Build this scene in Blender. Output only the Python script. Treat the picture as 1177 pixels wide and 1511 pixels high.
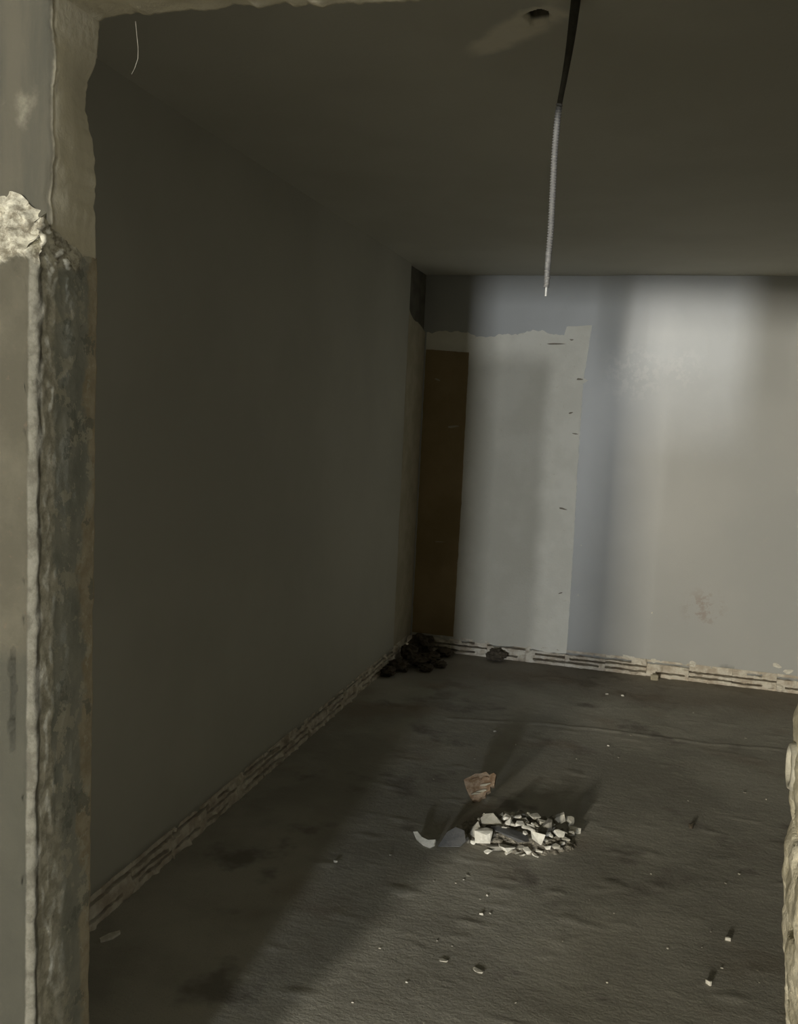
import bpy, bmesh, math, random
from mathutils import Vector, Matrix, noise

random.seed(7)
for o in list(bpy.data.objects): bpy.data.objects.remove(o)
SC = bpy.context.scene
COL = SC.collection

# ------------------------------------------------------------------ camera
F_PX, YAW, PITCH, ROLL = 1359.12, -0.27227, -0.10619, 0.047505
CAM = Vector((0, 0, 1.62))
fw = Vector((math.sin(YAW)*math.cos(PITCH), math.cos(YAW)*math.cos(PITCH), math.sin(PITCH)))
r0 = Vector((math.cos(YAW), -math.sin(YAW), 0)); u0 = r0.cross(fw)
rt = math.cos(ROLL)*r0 + math.sin(ROLL)*u0
up = -math.sin(ROLL)*r0 + math.cos(ROLL)*u0
cd = bpy.data.cameras.new('camera'); cam = bpy.data.objects.new('camera', cd); COL.objects.link(cam)
cd.sensor_fit = 'VERTICAL'; cd.sensor_height = 24.0; cd.lens = F_PX/1511*24.0; cd.clip_start = 0.02
M = Matrix((rt, up, -fw)).transposed().to_4x4(); M.translation = CAM
cam.matrix_world = M
SC.camera = cam

# ------------------------------------------------------------------ world, lights, exposure
SC.view_settings.view_transform = 'Standard'; SC.view_settings.look = 'None'
SC.view_settings.gamma = 1.0; SC.view_settings.use_curve_mapping = False
SC.view_settings.exposure = 0.0
wd = bpy.data.worlds.new('world'); SC.world = wd; wd.use_nodes = True
wd.node_tree.nodes['Background'].inputs[0].default_value = (1.0, 0.95, 0.82, 1)
wd.node_tree.nodes['Background'].inputs[1].default_value = 0.40

def light(name, kind, loc, energy, col, **kw):
    d = bpy.data.lights.new(name, kind); d.energy = energy; d.color = col
    for k, v in kw.items(): setattr(d, k, v)
    o = bpy.data.objects.new(name, d); COL.objects.link(o); o.location = loc
    return o
# daylight from a window at the far end of the corridor behind the camera
win = light('corridor_window_light', 'AREA', (-0.50, -13.0, 1.62), 850, (0.94, 0.975, 1.0), shape='RECTANGLE', size=0.7, size_y=0.9)
win.rotation_euler = (math.radians(90), 0, 0)
# wide lamp on the end wall under the ceiling of the room the camera stands in
lamp = light('ceiling_lamp_light', 'AREA', (-3.40, -12.0, 2.08), 1500, (1.0, 0.935, 0.80), shape='RECTANGLE', size=0.85, size_y=0.9)
lamp.rotation_euler = (math.radians(90), 0, math.radians(-10))

# ------------------------------------------------------------------ node helpers
class NT:
    def __init__(s, name):
        s.m = bpy.data.materials.new(name); s.m.use_nodes = True
        s.t = s.m.node_tree; s.b = s.t.nodes['Principled BSDF']
        s.pos = s.n('ShaderNodeNewGeometry').outputs['Position']
        s.sep = s.n('ShaderNodeSeparateXYZ'); s.t.links.new(s.pos, s.sep.inputs[0])
        s.X, s.Y, s.Z = s.sep.outputs
        s.obj = s.n('ShaderNodeTexCoord').outputs['Object']
    def n(s, t): return s.t.nodes.new(t)
    def put(s, sock, v):
        if hasattr(v, 'is_output'): s.t.links.new(v, sock)
        elif isinstance(v, (tuple, list)) and len(v) == 3 and sock.type == 'RGBA': sock.default_value = (*v, 1)
        else: sock.default_value = v
    def math(s, op, a, b=0.0, clamp=False):
        m = s.n('ShaderNodeMath'); m.operation = op; m.use_clamp = clamp
        s.put(m.inputs[0], a); s.put(m.inputs[1], b); return m.outputs[0]
    def noise(s, scale, detail=4, rough=0.55, stretch=None, obj=False, off=0.0):
        v = s.obj if obj else s.pos
        mp = s.n('ShaderNodeMapping'); s.t.links.new(v, mp.inputs[0])
        if stretch: mp.inputs['Scale'].default_value = stretch
        mp.inputs['Location'].default_value = (off, off*1.7, off*0.6)
        t = s.n('ShaderNodeTexNoise'); s.t.links.new(mp.outputs[0], t.inputs['Vector'])
        t.inputs['Scale'].default_value = scale; t.inputs['Detail'].default_value = detail
        t.inputs['Roughness'].default_value = rough
        return t.outputs[0]
    def ramp(s, v, lo, hi):
        m = s.n('ShaderNodeMapRange'); m.interpolation_type = 'SMOOTHSTEP'
        s.put(m.inputs[0], v); m.inputs[1].default_value = lo; m.inputs[2].default_value = hi
        return m.outputs[0]
    def mix(s, f, a, b):
        m = s.n('ShaderNodeMix'); m.data_type = 'RGBA'
        s.put(m.inputs[0], f); s.put(m.inputs[6], a); s.put(m.inputs[7], b); return m.outputs[2]
    def wob(s, v, amp, scale, off=0.0):           # coordinate + noise wobble
        return s.math('ADD', v, s.math('MULTIPLY', s.math('SUBTRACT', s.noise(scale, 5, 0.6, off=off), 0.5), amp))
    def bump(s, h, dist, strength=1.0, nrm=None):
        b = s.n('ShaderNodeBump'); b.inputs['Strength'].default_value = strength; b.inputs['Distance'].default_value = dist
        s.t.links.new(h, b.inputs['Height'])
        if nrm is not None: s.t.links.new(nrm, b.inputs['Normal'])
        return b.outputs[0]
    def done(s, col, rough=0.85, nrm=None, spec=0.3, metal=0.0):
        s.put(s.b.inputs['Base Color'], col); s.put(s.b.inputs['Roughness'], rough)
        s.b.inputs['Specular IOR Level'].default_value = spec; s.b.inputs['Metallic'].default_value = metal
        if nrm is not None: s.t.links.new(nrm, s.b.inputs['Normal'])
        return s.m

def mottled(name, a, b, scale, rough=0.9, bscale=60, bdist=0.002, spec=0.2, obj=False):
    t = NT(name); c = t.mix(t.ramp(t.noise(scale, 5, 0.6, obj=obj), 0.35, 0.65), a, b)
    return t.done(c, rough, t.bump(t.noise(bscale, 5, 0.65, obj=obj), bdist), spec)

# ------------------------------------------------------------------ materials
def m_floor():
    t = NT('cement_floor')
    base = t.mix(t.ramp(t.noise(1.3, 5, 0.6), 0.38, 0.64), (0.335, 0.322, 0.276), (0.465, 0.45, 0.39))
    base = t.mix(t.ramp(t.noise(3.1, 4, 0.6, off=3), 0.56, 0.70), base, (0.24, 0.224, 0.195))
    base = t.mix(t.math('MULTIPLY', t.ramp(t.noise(2.0, 3, 0.5, off=8), 0.55, 0.72), 0.5), base, (0.28, 0.225, 0.165))
    base = t.mix(t.math('MULTIPLY', t.ramp(t.noise(34, 4, 0.7, stretch=(1, 2.2, 1), off=5), 0.60, 0.78), 0.45), base, (0.42, 0.395, 0.335))
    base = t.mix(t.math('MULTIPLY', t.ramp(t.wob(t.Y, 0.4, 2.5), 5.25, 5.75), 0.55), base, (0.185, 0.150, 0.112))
    base = t.mix(t.math('MULTIPLY', t.ramp(t.noise(220, 2, 0.6), 0.5, 0.75), 0.3), base, (0.17, 0.155, 0.13))
    n = t.bump(t.noise(26, 6, 0.62, stretch=(1, 1.7, 1)), 0.0028, 0.9)
    n = t.bump(t.noise(95, 5, 0.7), 0.0022, 0.8, n)
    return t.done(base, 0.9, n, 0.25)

def m_back():
    t = NT('grey_blue_wall_paint')
    c = t.mix(t.ramp(t.noise(1.1, 3, 0.5), 0.35, 0.7), (0.425, 0.434, 0.424), (0.465, 0.470, 0.454))
    c = t.mix(t.math('MULTIPLY', t.ramp(t.noise(7, 5, 0.7, off=2), 0.62, 0.75), 0.25), c, (0.52, 0.50, 0.45))
    # scuffed smear and a brownish stain
    def blob(x, z, r, amp, col, c, sc=22):
        dx = t.math('SUBTRACT', t.X, x); dz = t.math('SUBTRACT', t.Z, z)
        d = t.math('SQRT', t.math('ADD', t.math('MULTIPLY', dx, dx), t.math('MULTIPLY', dz, dz)))
        m = t.math('MULTIPLY', t.math('SUBTRACT', 1.0, t.ramp(d, r*0.2, r)), t.ramp(t.noise(sc, 5, 0.7, off=x), 0.47, 0.58))
        return t.mix(t.math('MULTIPLY', m, amp), c, col)
    c = blob(-0.20, 1.95, 0.26, 0.25, (0.68, 0.67, 0.62), c)
    c = blob(0.34, 0.48, 0.17, 0.45, (0.30, 0.20, 0.15), c, 14)
    c = blob(0.10, 1.98, 0.18, 0.18, (0.66, 0.65, 0.60), c)
    n = t.bump(t.noise(5, 4, 0.5), 0.006, 0.35); n = t.bump(t.noise(240, 2, 0.5), 0.0006, 0.5, n)
    return t.done(c, 0.36, n, 0.38)

def m_frame():          # unpainted area around the former cupboard: pale border, greyer middle
    t = NT('pale_old_wall_paint')
    pale = t.mix(t.ramp(t.noise(5, 4, 0.6), 0.35, 0.65), (0.76, 0.74, 0.65), (0.83, 0.81, 0.72))
    xw = t.wob(t.X, 0.05, 5); zw = t.wob(t.Z, 0.07, 7, 4)
    grey = t.math('MULTIPLY', t.ramp(xw, -0.67, -0.79), t.ramp(zw, 2.14, 1.92))
    c = t.mix(grey, pale, t.mix(t.ramp(t.noise(3, 4), 0.4, 0.6), (0.505, 0.49, 0.42), (0.55, 0.535, 0.465)))
    c = t.mix(t.math('MULTIPLY', t.ramp(t.noise(30, 5, 0.7), 0.64, 0.74), 0.35), c, (0.42, 0.37, 0.27))
    return t.done(c, 0.65, t.bump(t.noise(90, 4, 0.6), 0.0015), 0.3)

def m_left():
    t = NT('grey_side_wall_paint')
    c = t.mix(t.ramp(t.noise(1.2, 4), 0.35, 0.65), (0.45, 0.445, 0.385), (0.50, 0.495, 0.43))
    return t.done(c, 0.7, t.bump(t.noise(5, 4, 0.5), 0.006, 0.35), 0.3)

def m_ceil():
    t = NT('ceiling_paint')
    c = t.mix(t.ramp(t.noise(1.0, 4), 0.35, 0.65), (0.58, 0.57, 0.50), (0.64, 0.63, 0.56))
    # bare lighter plaster around the hole, running off in a smear
    u = t.math('SUBTRACT', t.X, -0.345); v = t.math('SUBTRACT', t.Y, 2.255)
    a = t.math('ADD', t.math('MULTIPLY', u, -0.75), t.math('MULTIPLY', v, 0.66))
    b = t.math('ADD', t.math('MULTIPLY', u, 0.66), t.math('MULTIPLY', v, 0.75))
    w = t.math('SUBTRACT', 0.062, t.math('MULTIPLY', t.math('ABSOLUTE', t.math('SUBTRACT', a, 0.06)), 0.14))
    e = t.math('SUBTRACT', t.math('ABSOLUTE', t.wob(b, 0.05, 14)), w)
    m = t.math('MULTIPLY', t.math('SUBTRACT', 1.0, t.ramp(e, -0.025, 0.012)), t.math('MULTIPLY', t.ramp(a, -0.09, -0.05), t.ramp(t.wob(a, 0.07, 18), 0.30, 0.20)))
    c = t.mix(m, c, (0.90, 0.86, 0.74))
    c = t.mix(t.ramp(t.Z, 2.55+0.022, 2.55+0.035), c, (0.12, 0.11, 0.09))      # concrete inside the holes, coloured dark to stand in for their shade
    return t.done(c, 0.85, t.bump(t.noise(40, 5, 0.6), 0.002, 0.6), 0.2)

def m_wrap():           # lower part of the opening's left side: worn paint over plaster
    t = NT('worn_jamb_paint')
    yw = t.wob(t.Y, 0.05, 16); yw2 = t.wob(t.Y, 0.15, 7, 7)
    blue = t.mix(t.ramp(t.noise(10, 5, 0.65), 0.35, 0.65), (0.25, 0.26, 0.225), (0.34, 0.34, 0.29))
    brown = t.mix(t.ramp(t.noise(22, 5, 0.7), 0.35, 0.65), (0.33, 0.285, 0.20), (0.43, 0.385, 0.29))
    pale = t.mix(t.ramp(t.noise(28, 6, 0.72), 0.38, 0.62), (0.34, 0.325, 0.26), (0.58, 0.56, 0.47))
    c = t.mix(t.ramp(yw2, 1.458, 1.475), blue, brown)
    c = t.mix(t.math('MULTIPLY', t.ramp(t.noise(15, 5, 0.65, off=11), 0.56, 0.585), 0.8), c, (0.44, 0.42, 0.34))
    c = t.mix(t.math('MULTIPLY', t.ramp(t.noise(11, 5, 0.7, off=17), 0.58, 0.60), 0.7), c, (0.17, 0.18, 0.155))
    c = t.mix(t.math('MULTIPLY', t.ramp(t.noise(40, 4, 0.7, off=23), 0.60, 0.64), 0.6), c, (0.50, 0.47, 0.38))
    low = t.math('MULTIPLY', t.ramp(t.wob(t.Z, 0.08, 12), 0.92, 0.82), t.ramp(yw, 1.41, 1.385))
    c = t.mix(t.math('MULTIPLY', low, 0.8), c, pale)
    c = t.mix(t.ramp(yw, 1.372, 1.360), c, pale)
    c = t.mix(t.ramp(t.wob(t.Y, 0.008, 30), 1.334, 1.328), c, t.mix(t.ramp(t.noise(25, 5, 0.7, off=4), 0.35, 0.6), (0.125, 0.118, 0.094), (0.215, 0.208, 0.172)))     # smooth rounded edge
    c = t.mix(t.ramp(t.Y, 1.4925, 1.4965), c, (0.40, 0.35, 0.25))
    # near face: dull tan, greener below
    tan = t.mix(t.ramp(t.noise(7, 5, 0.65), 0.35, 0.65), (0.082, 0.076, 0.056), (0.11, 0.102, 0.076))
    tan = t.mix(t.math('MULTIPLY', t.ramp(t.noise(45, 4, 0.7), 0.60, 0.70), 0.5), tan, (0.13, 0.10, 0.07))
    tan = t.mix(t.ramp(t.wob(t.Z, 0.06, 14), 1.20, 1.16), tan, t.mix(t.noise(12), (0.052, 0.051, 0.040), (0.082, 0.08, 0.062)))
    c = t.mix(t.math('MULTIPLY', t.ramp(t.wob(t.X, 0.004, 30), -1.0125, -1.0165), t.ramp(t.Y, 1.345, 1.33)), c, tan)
    # broken rough plaster along the top
    zt = t.wob(t.Z, 0.06, 20, 3)
    lim = t.math('MULTIPLY', t.ramp(t.Y, 1.31, 1.46), -0.0)
    rim = t.math('MULTIPLY', t.ramp(zt, 1.832, 1.850), t.ramp(t.wob(t.Y, 0.04, 20), 1.455, 1.435))
    broken = t.mix(t.ramp(t.noise(36, 6, 0.75), 0.36, 0.62), (0.20, 0.18, 0.135), (0.62, 0.60, 0.50))
    c = t.mix(rim, c, broken)
    n = t.bump(t.noise(38, 6, 0.7), 0.003, 0.7); n = t.bump(t.noise(200, 3, 0.6), 0.001, 0.6, n)
    return t.done(c, 0.85, n, 0.2)

def m_upper():
    t = NT('upper_jamb_plaster')
    c = t.mix(t.ramp(t.noise(6, 5, 0.6, stretch=(1, 1, 0.4)), 0.35, 0.65), (0.60, 0.56, 0.43), (0.68, 0.64, 0.51))
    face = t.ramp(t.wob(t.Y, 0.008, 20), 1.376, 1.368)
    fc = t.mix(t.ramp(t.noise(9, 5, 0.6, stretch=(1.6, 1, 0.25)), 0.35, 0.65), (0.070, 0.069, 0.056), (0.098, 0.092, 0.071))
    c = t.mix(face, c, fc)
    crack = t.math('MULTIPLY', t.math('SUBTRACT', 1.0, t.ramp(t.math('ABSOLUTE', t.math('SUBTRACT', t.wob(t.Y, 0.02, 22), 1.377)), 0.001, 0.008)), t.ramp(t.noise(14, 4, 0.6, off=2), 0.38, 0.55))
    c = t.mix(t.math('MULTIPLY', crack, 0.4), c, (0.09, 0.075, 0.05))
    return t.done(c, 0.9, t.bump(t.noise(45, 5, 0.65), 0.003, 0.7), 0.15)

FLOOR, BACK, FRAME, LEFT, CEIL, WRAP, UPPER = m_floor(), m_back(), m_frame(), m_left(), m_ceil(), m_wrap(), m_upper()
SOFFIT = mottled('soffit_plaster', (0.60, 0.56, 0.44), (0.70, 0.66, 0.53), 8, bdist=0.003)
RJAMB = mottled('pale_broken_plaster', (0.42, 0.385, 0.28), (0.66, 0.62, 0.50), 13, bscale=45, bdist=0.005)
RAW = mottled('raw_masonry', (0.22, 0.19, 0.14), (0.32, 0.28, 0.21), 12, bscale=50, bdist=0.004)
BROWN = mottled('brown_ochre_paint', (0.27, 0.20, 0.105), (0.33, 0.25, 0.14), 3, 0.75, 90, 0.001)
STRIP = mottled('pale_corner_plaster', (0.40, 0.365, 0.27), (0.47, 0.43, 0.33), 9, bdist=0.003)
BRICK = mottled('hollow_brick_with_plaster', (0.52, 0.455, 0.365), (0.74, 0.70, 0.60), 16, bscale=55, bdist=0.004)
MORTAR = mottled('mortar', (0.34, 0.30, 0.23), (0.46, 0.41, 0.32), 25)
ROOM = mottled('camera_room_paint', (0.40, 0.36, 0.27), (0.46, 0.42, 0.32), 2)
WHITE = mottled('white_plaster', (0.62, 0.60, 0.52), (0.80, 0.78, 0.70), 40, obj=True)
PALE = mottled('pale_grey_plaster', (0.36, 0.345, 0.29), (0.50, 0.48, 0.41), 40, obj=True)
GREY = mottled('grey_plaster', (0.20, 0.19, 0.165), (0.30, 0.285, 0.245), 40, obj=True)
SLATE = mottled('slate_grey_sheet', (0.115, 0.118, 0.120), (0.15, 0.15, 0.148), 30, obj=True)
TERRA = mottled('broken_brick', (0.22, 0.14, 0.08), (0.40, 0.31, 0.22), 32, bscale=80, obj=True)
DARK = mottled('dark_crumbled_rubble', (0.065, 0.054, 0.040), (0.12, 0.10, 0.075), 30, obj=True, bdist=0.006)
DUST = mottled('rubble_dust', (0.17, 0.155, 0.125), (0.36, 0.33, 0.27), 45, bscale=70, bdist=0.008)
NICK = mottled('exposed_dark_plaster', (0.22, 0.195, 0.145), (0.32, 0.285, 0.22), 60)
BLACK = mottled('black_cable_sheath', (0.06, 0.058, 0.05), (0.08, 0.077, 0.067), 60, 0.75, spec=0.2)
CONDUIT = mottled('grey_conduit_plastic', (0.16, 0.16, 0.16), (0.20, 0.20, 0.197), 60, 0.38, spec=0.5)
WIRE = mottled('pale_wire', (0.45, 0.46, 0.45), (0.52, 0.53, 0.52), 60, 0.5)

# ------------------------------------------------------------------ mesh helpers
def link(name, me, mat, parent=None, kind=None, label=None, cat=None, group=None, loc=None, smooth=False):
    o = bpy.data.objects.new(name, me); COL.objects.link(o)
    if mat and not me.materials: me.materials.append(mat)
    if parent: o.parent = parent
    if kind: o['kind'] = kind
    if label: o['label'] = label
    if cat: o['category'] = cat
    if group: o['group'] = group
    if loc is not None: o.location = loc
    if smooth:
        for p in me.polygons: p.use_smooth = True
    return o
def mesh(name, V, F):
    me = bpy.data.meshes.new(name); me.from_pydata(V, [], F); me.update(); return me
def boxes(name, bs):
    V, F = [], []
    for x0, x1, y0, y1, z0, z1 in bs:
        k = len(V)
        V += [(x0,y0,z0),(x1,y0,z0),(x1,y1,z0),(x0,y1,z0),(x0,y0,z1),(x1,y0,z1),(x1,y1,z1),(x0,y1,z1)]
        F += [tuple(k+i for i in q) for q in ((0,3,2,1),(4,5,6,7),(0,1,5,4),(1,2,6,5),(2,3,7,6),(3,0,4,7))]
    return mesh(name, V, F)
def grid(name, us, vs, fn, flip=False):
    V = [fn(u, v) for v in vs for u in us]; n = len(us); F = []
    for j in range(len(vs)-1):
        for i in range(n-1):
            a = j*n+i; q = (a, a+1, a+n+1, a+n)
            F.append(q[::-1] if flip else q)
    return mesh(name, V, F)
def lin(a, b, n): return [a+(b-a)*i/n for i in range(n+1)]
def nz(x, y, z=0.0): return noise.noise(Vector((x, y, z)))
def fbm(x, y, z=0.0, o=4): return noise.fractal(Vector((x, y, z)), 0.9, 2.1, o)
def sm(a, b, x):
    t = max(0.0, min(1.0, (x-a)/(b-a))); return t*t*(3-2*t)
def table(T, z):
    if z <= T[0][0]: return T[0][1]
    for (a, p), (b, q) in zip(T, T[1:]):
        if z <= b: return p+(q-p)*(z-a)/(b-a)
    return T[-1][1]
def slab(name, pts, place, thick):
    """flat outline (list of 2-D points) -> thin solid; place(u, v, d) puts it in the room"""
    n = len(pts)
    V = [place(u, v, 0) for u, v in pts] + [place(u, v, thick) for u, v in pts]
    F = [tuple(range(n))[::-1], tuple(range(n, 2*n))] + [(i, (i+1) % n, n+(i+1) % n, n+i) for i in range(n)]
    me = mesh(name, V, F)
    bm = bmesh.new(); bm.from_mesh(me); bmesh.ops.recalc_face_normals(bm, faces=bm.faces); bm.to_mesh(me); bm.free()
    return me
def ragged(pts, step, amp, seed=0.0):
    out = []; n = len(pts)
    for i in range(n):
        (a, b), (c, d) = pts[i], pts[(i+1) % n]
        L = math.hypot(c-a, d-b); k = max(1, int(L/step))
        nx, ny = (-(d-b)/L, (c-a)/L) if L else (0, 0)
        for j in range(k):
            t = j/k; w = amp*fbm((a+(c-a)*t)*14+seed, (b+(d-b)*t)*14, seed, 4)
            out.append((a+(c-a)*t+nx*w, b+(d-b)*t+ny*w))
    return out
def shard(name, sx, sy, sz, rng, n=11, flat=0.75):
    """angular broken fragment: convex hull of random points, resting on z = 0"""
    bm = bmesh.new()
    for _ in range(n):
        a = rng.uniform(0, 2*math.pi); r = rng.uniform(0.72, 1.0)
        bm.verts.new((math.cos(a)*r*sx/2, math.sin(a)*r*sy/2, rng.choice((-1, 1))*sz/2*rng.uniform(flat, 1)))
    ret = bmesh.ops.convex_hull(bm, input=bm.verts)
    bmesh.ops.delete(bm, geom=list({g for g in ret['geom_interior'] + ret['geom_unused'] if isinstance(g, bmesh.types.BMVert)}), context='VERTS')
    me = bpy.data.meshes.new(name); bm.to_mesh(me); bm.free(); return me

# ------------------------------------------------------------------ room dimensions (metres)
XL, YB, HT = -1.567, 6.085, 2.55      # left wall, back wall, ceiling height
XR = 1.25                             # right wall of the far room, outside the picture
D0, D1 = 1.367, 1.50                  # near and far face of the broken front wall

# ------------------------------------------------------------------ floor
RIDGE = [(-1.0, 4.72), (-0.852, 4.758), (-0.5, 4.854), (-0.155, 4.888), (0.302, 4.887), (0.768, 4.961), (1.2, 5.0)]
def floor_z(x, y):
    z = 0.0012*fbm(x*3.2, y*4.6, 1.3, 3) + 0.0005*fbm(x*16, y*26, 5.1, 3)
    g = nz(x*9+3, y*17, 7.7)
    if g > 0.34: z += 0.0035*(g-0.34)*2            # scabs of spilt mortar
    if -1.0 < x < 1.2:
        d = y - table(RIDGE, x) - 0.012*nz(x*7, 2)
        z += (0.004 + 0.002*nz(x*12, 9.0)) * math.exp(-(d/0.013)**2)
        if d < 0: z -= 0.0015*math.exp(d/0.05)
    return z
us = lin(-3.9, XL, 4)[:-1] + lin(XL-0.02, 0.95, 210) + lin(0.95, 1.7, 10)[1:]
vs = lin(-13.5, 1.2, 20)[:-1] + lin(1.2, 4.2, 250) + lin(4.2, YB+0.03, 130)[1:]
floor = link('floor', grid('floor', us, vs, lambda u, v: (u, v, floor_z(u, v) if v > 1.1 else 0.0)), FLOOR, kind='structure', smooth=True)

# ------------------------------------------------------------------ ceiling, with the two knocked-out holes
def ceil_z(x, y):
    z = HT + 0.003*fbm(x*4, y*4, 3.3, 3)
    d = math.hypot((x+0.352)*1.0, (y-2.272)*0.7) + 0.008*nz(x*40, y*40)
    z += 0.170*(1-sm(0.024, 0.031, d)) + 0.012*(1-sm(0.03, 0.075, d))
    d = math.hypot((x+0.262)*0.8, (y-2.145)*1.3) + 0.012*nz(x*40, y*40, 4)
    z += 0.060*(1-sm(0.020, 0.042, d)) + 0.006*(1-sm(0.03, 0.06, d))
    return z
us = lin(-3.9, -0.7, 50)[:-1] + lin(-0.7, 0.0, 175) + lin(0.0, 1.7, 40)[1:]
vs = lin(-13.5, 1.3, 10)[:-1] + lin(1.3, 1.95, 20)[:-1] + lin(1.95, 2.6, 160) + lin(2.6, YB+0.03, 70)[1:]
ceiling = link('ceiling', grid('ceiling', us, vs, lambda u, v: (u, v, ceil_z(u, v)), flip=True), CEIL, kind='structure', smooth=True)

# ------------------------------------------------------------------ exposed hollow bricks where the skirting was torn off
def brick_mesh(name, L, Hh, rng, nslot=3):
    nu, nv = 46, 40
    slots = []
    for k in range(nslot):
        if rng.random() < 0.15: continue
        zc = Hh*(0.24+0.27*k) + rng.uniform(-.004, .004)
        a = rng.uniform(0.0, 0.35) if rng.random() < .45 else -0.1
        b = rng.uniform(0.6, 1.0) if rng.random() < .45 else 1.1
        slots.append((zc, a*L, b*L, rng.uniform(.0052, .0078)))
    sd = rng.uniform(0, 50)
    def dep(u, v):
        d = 0.005*fbm(u*22+sd, v*30, sd, 4)
        for zc, a, b, hw in slots:
            w = hw*(1+0.5*nz(u*30+sd, zc*90)); e = abs(v-zc-0.002*nz(u*12+sd, 3))
            if e < w and a+.004*nz(v*300, sd) < u < b: d += 0.060*(1-sm(w*0.7, w, e))
        g = nz(u*16+sd, v*18, 8)
        if g > 0.22: d -= 0.013*(g-0.22)*3        # blobs of plaster still stuck on
        e = min(u, L-u)
        return d + 0.0015*(1-sm(0.0, 0.004, e))
    V, F = [], []
    for j in range(nv+1):
        for i in range(nu+1):
            u, v = L*i/nu, Hh*j/nv; V.append((u-L/2, dep(u, v), v))
    n = nu+1
    for j in range(nv):
        for i in range(nu): a = j*n+i; F.append((a, a+1, a+n+1, a+n))
    rim = [i for i in range(n)] + [j*n+nu for j in range(1, nv+1)] + [nv*n+i for i in range(nu-1, -1, -1)] + [j*n for j in range(nv-1, 0, -1)]
    k = len(V); V += [(V[i][0], 0.09, V[i][2]) for i in rim]; m = len(rim)
    for i in range(m): F.append((rim[i], k+i, k+(i+1) % m, rim[(i+1) % m]))
    F.append(tuple(k+i for i in range(m)))
    return mesh(name, V, F)
brng = random.Random(21)
BRICKS = [brick_mesh('brick', 0.262, 0.112, brng) for _ in range(7)]

# ------------------------------------------------------------------ back wall
wall_back = link('wall_back', boxes('wall_back', [(XL-0.12, XR, YB+0.075, YB+0.25, 0, HT)]), MORTAR, kind='structure')
us = lin(XL-0.02, 0.95, 250) + lin(0.95, XR, 8)[1:]
LOW = lambda x: 0.093 - 0.012*sm(-1.1, -0.3, x) + 0.016*fbm(x*9, 2.2, 0, 5) + (0.02 if nz(x*5, 8.8) > 0.42 else 0)
vs = [-0.02, 0.0] + [0.015, 0.04] + lin(0.08, 1, 24)
def backp(u, v):
    zl = LOW(u); z = zl + (HT-zl)*max(v, 0)
    y = YB + 0.0015*fbm(u*2, z*2, 4, 2) - 0.045*max(0, z-1.72)*sm(1.72, 2.0, z)*sm(-0.47, -0.2, u)
    if v < 0: return (u, YB+0.034, zl+0.003)
    if v == 0: y += 0.004
    return (u, y, z)
link('plaster_coat', grid('plaster_coat', us, vs, backp), BACK, wall_back, smooth=True)
x = XL+0.14
k = 0
while x < XR:
    o = link('brick', BRICKS[k % 7], BRICK, wall_back, loc=(x, YB-0.001, 0.001)); x += 0.263; k += 1
    if k % 3 == 1: o.scale = (-1, 1, 1)

# pale area of the removed cupboard, on the back wall
OUT = [(XL+.002, 2.173), (-1.4, 2.186), (-1.284, 2.175), (-1.214, 2.15), (-1.137, 2.148), (-1.079, 2.171), (-0.99, 2.169), (-0.88, 2.188), (-0.792, 2.199),
       (-0.756, 2.178), (-0.651, 2.172), (-0.637, 2.228), (-0.479, 2.24), (-0.49, 2.09), (-0.508, 1.904), (-0.478, 1.89), (-0.509, 1.868), (-0.508, 1.326), (-0.501, 0.837), (-0.498, 0.247), (-0.499, 0.118)]
pts = []
for i, (a, b) in enumerate(OUT[:-1]):
    c, d = OUT[i+1]; L = math.hypot(c-a, d-b); kk = max(1, int(L/0.012)); amp = 0.012 if i < 10 else 0.0025
    for j in range(kk):
        t = j/kk; w = amp*fbm((a+(c-a)*t)*24, (b+(d-b)*t)*24, 6, 4); pts.append((a+(c-a)*t + (w if i > 11 else 0), b+(d-b)*t + (w if i <= 11 else 0)))
pts.append((-0.499, 0.118))
for j in range(40):
    xx = -0.5 + (XL+.5+.002)*j/39; pts.append((xx, LOW(xx)+0.004))
link('bare_paint_area', slab('bare_paint_area', pts[::-1], lambda u, v, d: (u, YB+0.0035-d, v), 0.0065), FRAME, wall_back)
BR = [(XL+.004, 2.058), (-1.268, 2.047), (-1.267, 1.868), (-1.265, 1.004), (-1.27, 0.118), (XL+.004, 0.118)]
link('brown_paint_area', slab('brown_paint_area', ragged(BR, 0.015, 0.003, 3)[::-1], lambda u, v, d: (u, YB-0.002-d, v), 0.0025), BROWN, wall_back)
nr = random.Random(5)
def mark(name, x, z, w, h, mat, rot=0.0, y=YB-0.003):
    o = link(name, shard(name, w, h, 0.003, nr, 12), mat, wall_back, loc=(x, y, z)); o.rotation_euler = (math.radians(90), rot, 0)
for (x, z, w, h, r) in [(-0.545, 1.896, .085, .014, .05), (-0.575, 1.679, .035, .014, -.4), (-0.54, 1.545, .05, .009, .1), (-0.585, 1.052, .075, .012, .12), (-0.563, 0.492, .032, .010, -.4),
                        (-0.705, 2.116, .14, .012, -.03), (-0.60, 2.145, .03, .012, .2)]:
    mark('plaster_nick', x, z, w, h, NICK, r)
for (x, z, w, h, r) in [(-1.342, 1.549, .10, .03, 0), (-1.394, 0.762, .09, .012, 0), (-1.47, 1.86, .05, .018, .2)]:
    mark('plaster_smear', x, z, w, h, STRIP, r, YB-0.0045)
for (x, z, w, h, r) in [(0.028, 0.421, .016, .016, 0), (-0.45, 0.82, .010, .010, 0), (-0.45, .49, .016, .012, 0), (0.80, 0.165, .07, .03, .3), (0.87, 0.138, .07, .04, -.2), (0.30, .115, .05, .05, 0), (-.10, .118, .09, .025, .1), (.06, .105, .05, .035, 0)]:
    mark('plaster_chip', x, z, w, h, WHITE, r, YB-0.001)

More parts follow.
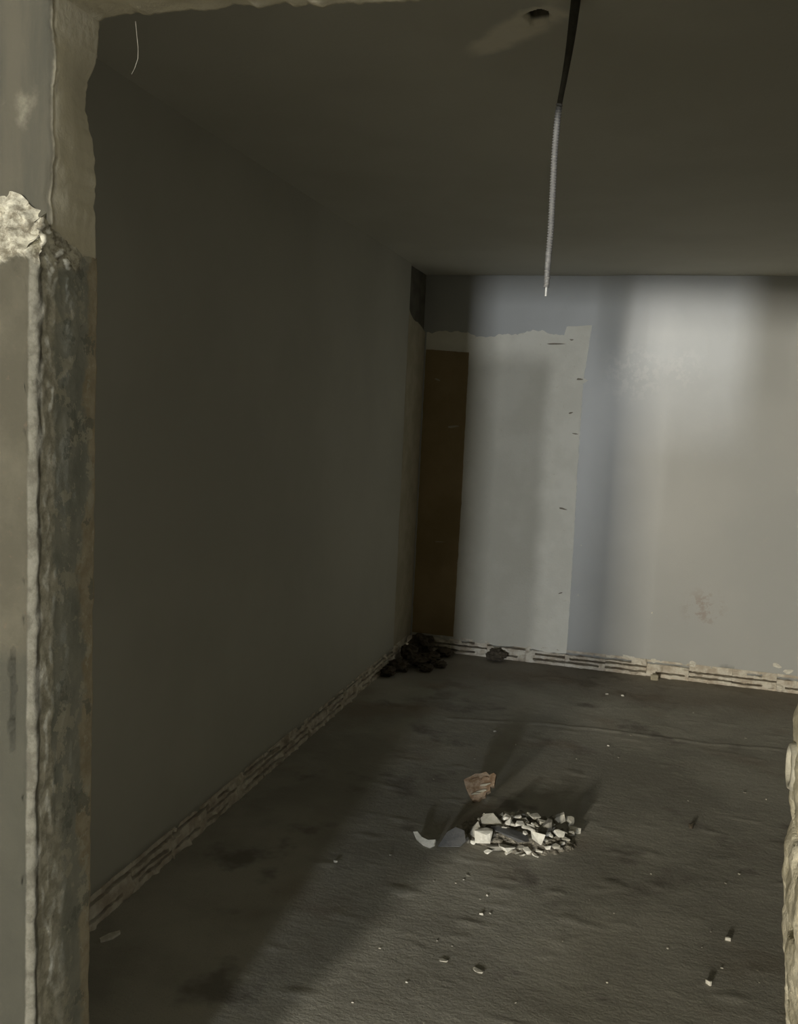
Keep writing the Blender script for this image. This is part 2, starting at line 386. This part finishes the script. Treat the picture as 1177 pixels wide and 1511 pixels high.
# ------------------------------------------------------------------ left wall
wall_left = link('wall_left', boxes('wall_left', [(XL-0.25, XL-0.075, D1, YB+0.25, 0, HT)]), MORTAR, kind='structure')
LOWL = lambda y: 0.100 - 0.012*sm(2.3, 4.5, y) + 0.012*fbm(y*8, 7.7, 0, 4)
YE = 5.63
us = lin(D1-0.01, YE, 260)
def leftp(u, v):
    zl = LOWL(u); z = zl + (HT-zl)*max(v, 0)
    x = XL + 0.002*fbm(u*1.7, z*1.7, 9, 2)
    u2 = u + (0.008*fbm(z*6, 3.1, 0, 3) if u > YE-0.03 else 0)
    if v < 0: return (XL-0.034, u2, zl+0.003)
    return (x - (0.004 if v == 0 else 0), u2, z)
link('painted_plaster', grid('painted_plaster', us, [-0.02, 0.0, 0.015, 0.04] + lin(0.08, 1, 24), leftp, flip=True), LEFT, wall_left, smooth=True)
# unpainted strip between the paint's end and the corner
def end_face(u, v): return (XL-0.034+0.034*u, YE+0.008*fbm(v*6, 3.1, 0, 3), v)
link('plaster_edge', grid('plaster_edge', [0, 1], lin(0.095, HT, 60), end_face, flip=True), STRIP, wall_left)
top = [(5.60, 2.285), (5.66, 2.272), (5.70, 2.245), (5.773, 2.222), (5.86, 2.218), (5.95, 2.205), (YB+.03, 2.17)]
sp = ragged([(5.60, 0.10)] + top + [(YB+.03, 0.10)], 0.02, 0.006, 8)
link('bare_corner_strip', slab('bare_corner_strip', sp, lambda u, v, d: (XL-0.03+d, u, v), 0.022), STRIP, wall_left)
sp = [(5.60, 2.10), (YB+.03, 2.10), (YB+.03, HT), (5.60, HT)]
link('dark_corner_patch', slab('dark_corner_patch', sp, lambda u, v, d: (XL-0.034+d, u, v), 0.012), mottled('darker_plaster', (0.12, 0.115, 0.095), (0.17, 0.16, 0.13), 10), wall_left)  # darker plaster patch above the bare corner strip
y = D1+0.14; k = 3
while y < YB-0.1:
    o = link('brick', BRICKS[k % 7], BRICK, wall_left, loc=(XL-0.001-0.0, y, 0.001)); o.rotation_euler = (0, 0, math.radians(90)); y += 0.263; k += 2
    if k % 3 == 1: o.scale = (-1, 1, 1)

# ------------------------------------------------------------------ right wall of the far room and the room the camera stands in (outside the picture)
link('wall_right', boxes('wall_right', [(XR, XR+0.2, D0, YB+0.25, 0, HT)]), WHITE, kind='structure')
link('added_window_blocker', boxes('added_window_blocker', [(-0.33, 1.7, -2.12, -2.0, 0, 1.68)]), ROOM, kind='structure')   # unseen stub wall added behind the camera to block low window light
link('wall_camera_room_left', boxes('wall_camera_room_left', [(-4.1, -3.9, -13.5, D0, 0, HT)]), ROOM, kind='structure')

# ------------------------------------------------------------------ broken front wall with the opening
XJ, XO, ZS = -1.045, 0.30, 2.315
wall_front = link('wall_front', boxes('wall_front', [(-4.0, XJ, D0+0.012, D1-0.012, 0, HT), (XO, 1.8, D0+0.012, D1-0.012, 0, HT), (XJ, XO, D0+0.012, D1-0.012, ZS, HT)]), RAW, kind='structure')
EDGE = [(1.70, -1.013), (1.877, -1.013), (1.973, -1.016), (2.045, -1.018), (2.086, -1.024), (2.116, -1.034), (2.14, -1.039), (2.18, -1.035), (2.214, -1.018), (2.243, -1.015), (2.287, -1.013), (2.56, -1.013)]
# path helper: near face -> rounded corner -> reveal -> far face
def path(xe, yn, rad, far=D1):
    P = [(x, yn, 'n') for x in lin(-3.9, -1.25, 8)[:-1] + lin(-1.25, xe-rad, 46)]
    P += [(xe-rad+rad*math.sin(a), yn+rad-rad*math.cos(a), 'c') for a in lin(0, math.pi/2, 7)[1:-1]]
    P += [(xe, y, 'r') for y in lin(yn+rad, far-0.003, 44)]
    P += [(xe-0.003, far, 'f')] + [(x, far, 'f') for x in lin(xe-0.01, XL, 14)]
    return P
# upper, set-back plaster
UP = path(-1.013, D0, 0.008)
def upperp(i, z):
    x, y, t = UP[i]; e = table(EDGE, z) + 1.013 + 0.0045*fbm(z*45, 1, 0, 4)*sm(1.9, 2.0, z)
    cw = 0.007*fbm(z*16, 6.6, 0, 5)
    if t == 'n': return (x + cw*sm(-1.06, -1.022, x), y + 0.004*fbm(x*9, z*6, 2, 3), z)
    if t == 'f': return (x + (e if x > -1.1 else 0), y, z)
    w = sm(D0, D1, y)
    crk = 0.0008*math.exp(-((y-1.377-0.006*nz(z*18, 5))/0.004)**2) if t == 'r' else 0
    return (x + cw*(1-sm(1.37, 1.42, y)) + e*w*w + 0.0012*fbm(y*16, z*10, 6, 3) - crk, y, z)
link('upper_jamb_plaster', grid('upper_jamb_plaster', list(range(len(UP))), lin(1.74, HT, 150), upperp), UPPER, wall_front, smooth=True)
# lower, thicker layer broken off along the top
YN = 1.312
LP = path(-1.010, YN, 0.011)
def top_of(x, y, t):
    if t == 'n': z = 1.925 + 0.6*min(0.05, max(0, -1.015-x)) + 0.012*nz(x*30, 4)
    else: z = 1.912 - 0.30*max(0, min(1, (y-YN-0.02)/0.115))*0.12 - 0.002
    return z + 0.010*fbm(x*22, y*30, 3, 4)
def lowerp(i, v):
    x, y, t = LP[i]; zt = top_of(x, y, t); z = zt*v if v < 0.9 else zt*v
    below = zt - z
    r = 0.0009*fbm(y*26+x*26, z*22, 1, 4)
    bead = 1-sm(1.345, 1.375, y) if t in 'rc' else 0
    if t in 'rc':
        r += 0.0035*fbm(y*70, z*24, 3, 5)*(1-sm(1.355, 1.385, y)) + 0.0013*sm(-.03, .03, fbm(y*9, z*7, 21, 4)) - 0.0010*sm(0.02, .06, fbm(y*16, z*13, 33, 4))
        lump = fbm(y*13, z*11, 5, 5)
        r += 0.0022*(max(0, lump)) * sm(1.335, 1.36, y) - 0.004*(1 if nz(y*30, z*16, 2) > 0.33 else 0)*sm(1.33, 1.35, y)*(1-sm(1.37, 1.40, y))
    brk = 1-sm(0.0, 0.10 if t == 'n' else 0.075, below + 0.035*fbm(x*25+y*25, z*25, 9, 4))
    rough = 0.016*fbm(x*34+y*30, z*34, 12, 5)*(1-sm(0.03, 0.12, below))
    if t == 'n':
        slit = 0.035 if abs(x+1.041-0.002*nz(z*30, 1)) < 0.0045 and 1.01 < z < 1.19 else 0
        return (x, y - r + brk*0.050 + rough + slit, z)
    if t == 'c':
        return (x + r + 0.008*sm(YN, YN+0.011, y) - brk*0.018 + rough*0.7, y + brk*0.032 + rough*0.7, z)
    if t == 'r':
        w = 1-sm(1.40, 1.47, y)
        ed = 0.003*fbm(z*22, 8, 0, 4)*sm(1.47, 1.5, y)
        return (x + 0.008*w + r - brk*(0.003+0.006*w) + abs(rough)*(0.2+0.9*w) + ed, y, z)
    return (x, y, z)
link('lower_jamb_plaster', grid('lower_jamb_plaster', list(range(len(LP))), lin(0, 0.85, 200)[:-1] + lin(0.85, 1.0, 90), lowerp), WRAP, wall_front, smooth=True)
# soffit with its ragged far edge
RAG = [(-1.06, 2.287), (-1.016, 2.289), (-0.989, 2.292), (-0.941, 2.294), (-0.908, 2.289), (-0.861, 2.293), (-0.797, 2.291), (-0.758, 2.292), (-0.74, 2.294), (-0.702, 2.287), (-0.677, 2.292), (-0.634, 2.287), (-0.598, 2.281), (-0.562, 2.283), (-0.492, 2.28), (-0.401, 2.278), (-0.27, 2.277), (0.4, 2.275)]
SP = [(y, 0) for y in lin(D0, D1-0.004, 22)] + [(D1-0.001, 0.004)] + [(D1, z) for z in lin(0.012, 0.275, 6)]
def soff(u, i):
    y, dz = SP[i]; z = table(RAG, u) + 0.0045*fbm(u*45, 3, 0, 4)
    return (u, y + (0.004*fbm(u*40, 4, 2, 3) if dz < 0.01 and y > D1-0.02 else 0), z + dz + (0.0025*fbm(u*18, y*18, 3, 3) if dz == 0 else 0))
link('soffit_plaster', grid('soffit_plaster', lin(-1.05, 0.33, 230), list(range(len(SP))), soff, flip=False), SOFFIT, wall_front, smooth=True)
link('lintel_face', grid('lintel_face', lin(-1.05, 0.33, 60), lin(2.283, HT, 8), lambda u, v: (u, D0, v)), SOFFIT, wall_front, smooth=True)
# right side of the opening: thick broken plaster with a wavy edge
RJ = [(0.0, 0.262), (0.684, 0.258), (0.808, 0.246), (0.852, 0.239), (0.919, 0.235), (0.991, 0.232), (1.025, 0.237), (1.051, 0.232), (1.084, 0.232), (1.144, 0.228), (1.165, 0.227), (1.192, 0.227), (1.214, 0.232), (1.26, 0.243), (1.4, 0.25), (2.0, 0.243), (2.56, 0.25)]
RP = [(x, D1, 'f') for x in lin(XR, 0.30, 10)[:-1]] + [(0.0+d, D1, 'e') for d in lin(0.05, 0.004, 6)] + [(0.0, y, 'r') for y in lin(D1-0.004, 1.33, 46)] + [(d, 1.318, 'm') for d in (0.006, 0.02, 0.05)] + [(x, 1.318, 'f') for x in lin(0.30, 1.7, 8)]
def rightp(i, z):
    x, y, t = RP[i]
    if t == 'f': return (x, y, z)
    e = table(RJ, z) + 0.0035*fbm(z*22, 2.0, 0, 4)
    r = 0.007*fbm(y*16, z*13, 4, 5) if t == 'r' else 0
    if t == 'r': r += 0.006*(1 if nz(y*14, z*30, 6) > 0.25 else 0)
    return (e + x + r*sm(0, 0.02, D1-y), y, z)
link('right_jamb_plaster', grid('right_jamb_plaster', list(range(len(RP))), lin(0, 0.6, 40)[:-1] + lin(0.6, 1.35, 190)[:-1] + lin(1.35, HT, 80), rightp), RJAMB, wall_front, smooth=True)

# round pipe end cast into the right side of the opening
def lathe(prof, n, axis):
    V, F = [], []
    for (r, h) in prof:
        for i in range(n):
            a = 2*math.pi*i/n; V.append(axis(r*math.cos(a), r*math.sin(a), h))
    m = len(prof)
    for j in range(m-1):
        for i in range(n): F.append((j*n+i, j*n+(i+1) % n, (j+1)*n+(i+1) % n, (j+1)*n+i))
    return V, F
V, F = lathe([(0.030, 0.03), (0.026, 0.03), (0.026, -0.006), (0.028, -0.010), (0.033, -0.010), (0.036, -0.005), (0.036, 0.03)], 40, lambda a, b, h: (h, a, b))
pipe = link('pipe_end', mesh('pipe_end', V, F), mottled('pipe_plastic', (0.42, 0.40, 0.33), (0.55, 0.53, 0.45), 40, 0.6), wall_front, loc=(0.232, 1.463, 1.118), smooth=True)

# ------------------------------------------------------------------ hanging conduit
CP = [(-0.2515, 2.600), (-0.252, 2.55), (-0.254, 2.515), (-0.259, 2.444), (-0.267, 2.372), (-0.275, 2.310), (-0.2775, 2.227), (-0.2765, 2.138), (-0.2755, 2.049), (-0.277, 1.974), (-0.277, 1.928), (-0.2772, 1.900)]
def along(z):
    for (a, p), (b, q) in zip(CP, CP[1:]):
        if q <= z <= p: pass
    zs = [q for _, q in CP]
    for i in range(len(CP)-1):
        if CP[i+1][1] <= z <= CP[i][1]:
            p0 = CP[max(i-1, 0)][0]; p1 = CP[i][0]; p2 = CP[i+1][0]; p3 = CP[min(i+2, len(CP)-1)][0]
            t = (CP[i][1]-z)/(CP[i][1]-CP[i+1][1])
            return 0.5*((2*p1)+(-p0+p2)*t+(2*p0-5*p1+4*p2-p3)*t*t+(-p0+3*p1-3*p2+p3)*t**3)
    return CP[-1][0]
def tube(name, z0, z1, rad, n=14, step=0.0012):
    k = int((z0-z1)/step); V, F = [], []
    for j in range(k+1):
        z = z0+(z1-z0)*j/k
        for i in range(n):
            a = 2*math.pi*i/n; r = rad(z, a); V.append((along(z)+r*math.cos(a)+0.262, r*math.sin(a), z-1.9))
    for j in range(k):
        for i in range(n): F.append((j*n+i, (j+1)*n+i, (j+1)*n+(i+1) % n, j*n+(i+1) % n))
    F.append(tuple(range(n))); F.append(tuple(range(k*n, k*n+n))[::-1])
    me = mesh(name, V, F); bm = bmesh.new(); bm.from_mesh(me); bmesh.ops.recalc_face_normals(bm, faces=bm.faces); bm.to_mesh(me); bm.free(); return me
cond = bpy.data.objects.new('hanging_conduit', None); COL.objects.link(cond); cond.location = (-0.262, 2.15, 1.9)
cond['label'] = 'grey corrugated cable conduit hanging from the ceiling hole, black at the top'; cond['category'] = 'conduit'
link('cable_sheath', tube('cable_sheath', 2.60, 2.318, lambda z, a: 0.0062+0.0048*sm(2.33, 2.56, z), step=0.006), BLACK, cond, smooth=True)
def rip(z, a):
    pitch = 0.0062 + 0.004*sm(2.0, 1.93, z)
    return (0.0068-0.0006*sm(2.02, 1.93, z))*(1+0.17*math.sin(2*math.pi*z/pitch+a))
link('corrugated_tube', tube('corrugated_tube', 2.325, 1.922, rip, 16, 0.0009), CONDUIT, cond, smooth=True)
link('wire_end', tube('wire_end', 1.93, 1.902, lambda z, a: 0.0026), WIRE, cond, smooth=True)

# pale cobweb thread under the far edge of the opening's top
TH = [(-0.944, 2.285), (-0.941, 2.262), (-0.938, 2.24), (-0.938, 2.222), (-0.944, 2.206), (-0.950, 2.196)]
V, F = [], []
for k, (x, z) in enumerate(TH):
    rr = 0.0006 + 0.0003*k/5
    V += [(x-rr, 1.505, z), (x+rr*0.5, 1.505-rr, z), (x+rr*0.5, 1.505+rr, z)]
    if k: F += [(3*k-3+i, 3*k-3+(i+1) % 3, 3*k+(i+1) % 3, 3*k+i) for i in range(3)]
link('cobweb_thread', mesh('cobweb_thread', V, F), PALE, label="thin pale cobweb thread hanging from the opening's top left", cat='cobweb')

# ------------------------------------------------------------------ rubble heap on the floor
def heap_z(x, y):
    r2 = ((x+.425)/.235)**2 + ((y-3.475)/.165)**2
    return max(0.0, .050*(1-r2))
hp = grid('rubble_dust', lin(-0.70, -0.16, 90), lin(3.28, 3.67, 66), lambda u, v: (u, v, floor_z(u, v) - 0.004 + max(0, heap_z(u, v)*0.92 + 0.010*fbm(u*40, v*40, 2, 4)*(1 if heap_z(u, v) > 0.004 else 0))))
dust = link('rubble_dust', hp, DUST, kind='stuff', label='dusty grey crumbs under the heap of broken plaster', cat='rubble', smooth=False)
rng = random.Random(11)
def piece(x, y, z, w, h, mat, label, thick=None, tilt=0.35, rz=None, name='plaster_fragment', cat='rubble', group=None, n=11, dy=1.0):
    sz = thick if thick else max(0.005, min(w, h)*0.55)
    if z is not None: w *= 1.2; h *= 1.15
    me = shard(name, w, max(h, w*0.55)*dy, sz, rng, n)
    o = link(name, me, mat, label=label, cat=cat, group=group)
    o.rotation_euler = (rng.uniform(-tilt, tilt)*0.6+tilt*0.5, rng.uniform(-tilt, tilt), rz if rz is not None else rng.uniform(-0.5, 0.5))
    R = o.rotation_euler.to_matrix(); lo = min((R @ v.co).z for v in me.vertices)
    g = max(floor_z(x, y), heap_z(x, y)*0.92) if z is None else z
    o.location = (x, y, g - lo - 0.002 + (0.006 if z is not None and z > 0.02 else 0))
    return o
G = 'broken plaster pieces in the floor heap'
SM = 'small broken plaster chip in the pale heap on the floor'
piece(-0.530, 3.345, 0.008, .076, .058, WHITE, 'rounded white plaster lump at the left front of the heap', .05, .25, .1, n=20, group=G)
piece(-0.521, 3.43, 0.040, .098, .060, PALE, 'large pale grey plaster slab at the back left of the heap', .022, .55, -.1, group=G)
piece(-0.578, 3.39, 0.012, .036, .06, PALE, 'curved pale grey piece at the left end of the heap', .04, .3, .3, group=G)
piece(-0.570, 3.46, 0.030, .032, .02, WHITE, 'little white chip at the back left tip of the heap', None, group=G)
piece(-0.432, 3.37, 0.034, .152, .075, SLATE, 'flat dark slate-grey sheet lying across the middle of the heap', .007, .22, -.08, n=9, name='sheet_fragment', group=G)
piece(-0.328, 3.372, 0.030, .074, .03, WHITE, 'bright white three-cornered plaster piece at the front right of the heap', .050, .25, -.3, n=7, group=G)
piece(-0.321, 3.455, 0.040, .050, .045, GREY, 'round grey lump in the right half of the heap', .045, .3, n=18, group=G)
piece(-0.279, 3.575, 0.022, .058, .04, PALE, 'pale piece standing at the back right of the heap', .035, .5, group=G)
piece(-0.212, 3.585, 0.004, .064, .025, WHITE, 'pointed white sliver at the right end of the heap', .018, .2, -.35, group=G)
piece(-0.240, 3.605, 0.014, .036, .03, PALE, 'pale chip behind the white sliver at the right end', .035, .4, group=G)
for x, y, z, w, h in [(-0.237, 3.461, 0.018, 0.034, 0.017), (-0.264, 3.467, 0.022, 0.045, 0.028), (-0.462, 3.444, 0.047, 0.034, 0.036), (-0.47, 3.397, 0.040, 0.019, 0.028), (-0.414, 3.439, 0.047, 0.045, 0.028), (-0.377, 3.421, 0.043, 0.058, 0.028),
                      (-0.372, 3.53, 0.052, 0.060, 0.018), (-0.40, 3.56, 0.042, 0.024, 0.015), (-0.449, 3.313, 0.006, 0.068, 0.033), (-0.431, 3.301, 0.0, 0.035, 0.016), (-0.388, 3.331, 0.012, 0.027, 0.022), (-0.369, 3.325, 0.008, 0.033, 0.027),
                      (-0.404, 3.308, 0.004, 0.019, 0.011), (-0.383, 3.304, 0.0, 0.022, 0.014), (-0.335, 3.318, 0.002, 0.027, 0.008), (-0.326, 3.344, 0.010, 0.027, 0.014), (-0.294, 3.374, 0.014, 0.028, 0.022), (-0.271, 3.393, 0.014, 0.036, 0.019),
                      (-0.25, 3.396, 0.010, 0.019, 0.011), (-0.507, 3.283, 0.0, 0.033, 0.011), (-0.575, 3.338, 0.002, 0.022, 0.019), (-0.294, 3.43, 0.030, 0.02, 0.014), (-0.386, 3.39, 0.044, 0.019, 0.019), (-0.622, 3.369, 0.002, 0.022, 0.022),
                      (-0.315, 3.60, 0.022, 0.03, 0.02), (-0.44, 3.50, 0.048, 0.05, 0.03), (-0.34, 3.50, 0.044, 0.04, 0.03), (-0.30, 3.51, 0.034, 0.035, 0.025), (-0.48, 3.49, 0.042, 0.04, 0.03), (-0.43, 3.57, 0.034, 0.03, 0.02), (-0.34, 3.57, 0.034, 0.03, 0.02), (-0.225, 3.53, 0.010, 0.03, 0.02),
                      (-0.36, 3.46, 0.046, 0.035, 0.02), (-0.40, 3.48, 0.050, 0.03, 0.022), (-0.25, 3.43, 0.014, 0.024, 0.016), (-0.31, 3.40, 0.024, 0.02, 0.014)]:
    piece(x, y, z, w, h, rng.choice((WHITE, WHITE, PALE, PALE, GREY)) if y > 3.38 else rng.choice((WHITE, WHITE, PALE)), SM, group='small plaster chips of the heap', tilt=0.5)
for k in range(34):
    a = rng.uniform(0, 2*math.pi); q = math.sqrt(rng.uniform(0.05, 0.95))
    x, y = -0.405+0.20*q*math.cos(a), 3.505+0.125*q*math.sin(a)
    w = rng.uniform(0.016, 0.036)
    if y < 3.43 and -0.52 < x < -0.34: continue
    piece(x, y, heap_z(x, y)*0.92, w, w*0.7, rng.choice((WHITE, PALE, PALE, GREY)), SM, group='small plaster chips of the heap', tilt=0.6)
piece(-0.486, 3.318, 0.004, .058, .03, GREY, 'grey slab tucked under the front of the heap', .016, .2, group=G)
st = piece(-0.600, 3.35, 0.0, .012, .085, GREY, 'thin grey stick leaning at the left side of the heap', .010, .1, .45, name='stick', group=None, cat='stick')
st = piece(-0.646, 3.40, 0.0, .030, .03, PALE, 'small upright pale piece between the slate sheet and the heap', .035, .2, group=G)
# white curved flake and dark sheet left of the heap
def flake(name, mat, pts, th, loc, rot, label, cat):
    me = slab(name, pts, lambda u, v, d: (u, v, d), th)
    o = link(name, me, mat, label=label, cat=cat); o.rotation_euler = rot
    R = o.rotation_euler.to_matrix(); lo = min((R @ v.co).z for v in me.vertices)
    o.location = (loc[0], loc[1], floor_z(*loc)-lo-0.001); return o
flake('plaster_flake', WHITE, [(-.052, .016), (-.03, -.006), (.005, -.020), (.035, -.022), (.05, -.008), (.047, .012), (.02, .002), (-.01, .006), (-.035, .022)], .012, (-0.752, 3.268), (math.radians(38), 0, math.radians(-14)), 'curved white plaster flake at the far left of the rubble', 'rubble')
flake('sheet_fragment', SLATE, [(-.052, -.030), (.03, -.034), (.052, -.012), (.046, .034), (.012, .050), (-.020, .030)], .006, (-0.650, 3.300), (math.radians(30), math.radians(-8), math.radians(8)), 'dark slate-grey sheet piece between the white flake and the heap', 'rubble')
# brown hollow brick fragment with toothed right edge
bp = [(385, 135), (400, 122), (418, 110), (440, 90), (470, 82), (500, 65), (525, 76), (545, 60), (562, 66), (566, 95), (570, 120), (548, 130), (556, 150), (538, 164), (536, 184), (516, 194), (505, 212), (488, 214), (470, 222), (448, 206), (430, 190), (412, 172), (398, 154)]
bp = [((x-480)*0.00071, (140-y)*0.00085) for x, y in bp][::-1]
bf = flake('brick_fragment', TERRA, bp, .032, (-0.635, 3.755), (math.radians(50), math.radians(6), math.radians(-4)), 'broken brown brick fragment with toothed edge behind the heap', 'brick')
# a few ridges on its face
for a, b, r, L, m in [(0.020, 0.034, .6, .050, TERRA), (0.034, 0.010, .45, .058, STRIP), (0.022, -0.022, .5, .056, STRIP), (0.004, -0.040, .5, .046, STRIP), (-0.022, 0.014, .7, .052, TERRA)]:
    o = link('brick_ridge', shard('brick_ridge', L, .013, .018, rng, 12), m, bf, loc=(a-.004, b, .032)); o.rotation_euler = (0.3, 0, r)

# ------------------------------------------------------------------ loose bits on the floor
FL = [(0.322, 2.978, 0.020, 'W', 'white pebble standing alone on the floor at the lower right'), (0.252, 2.711, 0.022, 'W', 'white crumb beside a floor scar at the bottom right'),
      (-0.508, 2.56, 0.036, 'P', 'flat pale mortar scab on the floor in front of the heap'), (-0.402, 2.545, 0.040, 'P', 'long pale mortar scab nearest the bottom of the picture'),
      (-0.545, 3.089, 0.026, 'P', 'pale angular bit just in front of the heap'), (0.237, 3.803, 0.030, 'D', 'dark lump of rubble alone on the floor right of the heap'),
      (0.072, 6.005, 0.052, 'B', 'tan plaster chunk lying under the torn skirting of the back wall')]
MT = dict(W=WHITE, P=PALE, D=DARK, B=STRIP)
for x, y, s, m, lab in FL:
    flat = m == 'P'
    piece(x, y, None, s, s*0.6, MT[m], lab, s*(0.11 if flat else 0.7), 0.12, name='floor_chip' if m != 'D' else 'rubble_lump')
for x, y, s in [(0.272, 3.013, 0.01), (0.241, 2.908, 0.01), (0.294, 2.811, 0.01), (-0.45, 2.849, 0.015), (-0.455, 2.975, 0.01), (-0.473, 2.945, 0.007), (-0.424, 2.868, 0.01), (-0.552, 2.654, 0.009), (-0.502, 2.641, 0.007), (-0.575, 3.022, 0.013), (-0.552, 3.051, 0.01),
                (-0.142, 4.645, 0.014), (-0.085, 4.5, 0.011), (-0.2, 5.552, 0.021), (-0.109, 5.564, 0.021), (-0.717, 4.622, 0.02), (-1.016, 3.012, 0.016), (-0.847, 3.133, 0.011), (0.478, 4.278, 0.015), (0.34, 3.367, 0.011), (-0.117, 3.075, 0.008), (-0.034, 2.617, 0.009),
                (-0.035, 3.015, 0.008), (-0.649, 3.008, 0.008), (0.231, 4.084, 0.01), (-0.588, 4.475, 0.012), (0.291, 5.401, 0.014), (0.547, 5.058, 0.012), (-0.279, 4.399, 0.01), (-0.039, 4.86, 0.012), (0.565, 4.235, 0.01), (0.082, 3.341, 0.008), (-0.179, 2.784, 0.007),
                (0.138, 2.863, 0.01), (-0.707, 2.55, 0.009), (-0.585, 2.416, 0.009), (-0.702, 2.277, 0.008), (-0.274, 2.431, 0.009), (0.398, 2.774, 0.007), (0.393, 3.46, 0.011), (-0.742, 4.204, 0.01), (-0.865, 3.889, 0.009)]:
    piece(x, y, None, s, s*0.7, rng.choice((PALE, PALE, WHITE, GREY)), 'tiny pale crumb scattered on the dark cement floor', s*0.5, 0.2, name='floor_crumb', cat='crumb', group='crumbs scattered on the floor')
flake('plaster_flake', WHITE, [(-.035, -.006), (0, -.014), (.032, -.004), (.036, .006), (.005, .013), (-.03, .008)], .008, (-1.492, 2.32), (0, 0, math.radians(62)), 'narrow pale plaster flake on the floor beside the left wall', 'rubble')
# dark crumbled rubble in the far corner and at the back wall
def lump(x, y, z, sx, sy, sz, label, group):
    bm = bmesh.new(); bmesh.ops.create_icosphere(bm, subdivisions=3, radius=0.5); sd = rng.uniform(0, 30)
    for v in bm.verts:
        k = 1+0.55*fbm(v.co.x*4.5+sd, v.co.y*4.5, v.co.z*4.5, 5); v.co = Vector((v.co.x*sx*k, v.co.y*sy*k, v.co.z*sz*k))
    me = bpy.data.meshes.new('rubble_lump'); bm.to_mesh(me); bm.free()
    lo = min(v.co.z for v in me.vertices)
    return link('rubble_lump', me, DARK, label=label, cat='rubble', group=group, loc=(x, y, z-lo-0.003))
for x, y, sx, sy, sz, lab in [(-1.515, 5.36, .09, .10, .055, 'dark lump nearest the camera in the far left corner rubble'), (-1.49, 5.52, .13, .12, .07, None), (-1.41, 5.645, .13, .10, .07, None), (-1.325, 5.575, .09, .08, .045, None), (-1.495, 5.765, .11, .11, .10, None),
                              (-1.36, 5.80, .14, .11, .06, None), (-1.27, 5.70, .10, .08, .045, None), (-1.46, 5.96, .16, .12, .13, 'tall dark lump leaning into the far left corner'), (-1.30, 5.97, .12, .10, .06, None),
                              (-0.955, 6.02, .13, .09, .075, 'dark lump against the torn skirting of the back wall')]:
    lump(x, y, floor_z(x, y), sx, sy, sz, lab or 'dark crumbled lump in the rubble of the far left corner', None if lab and 'skirting' in lab else 'dark rubble in the far left corner')
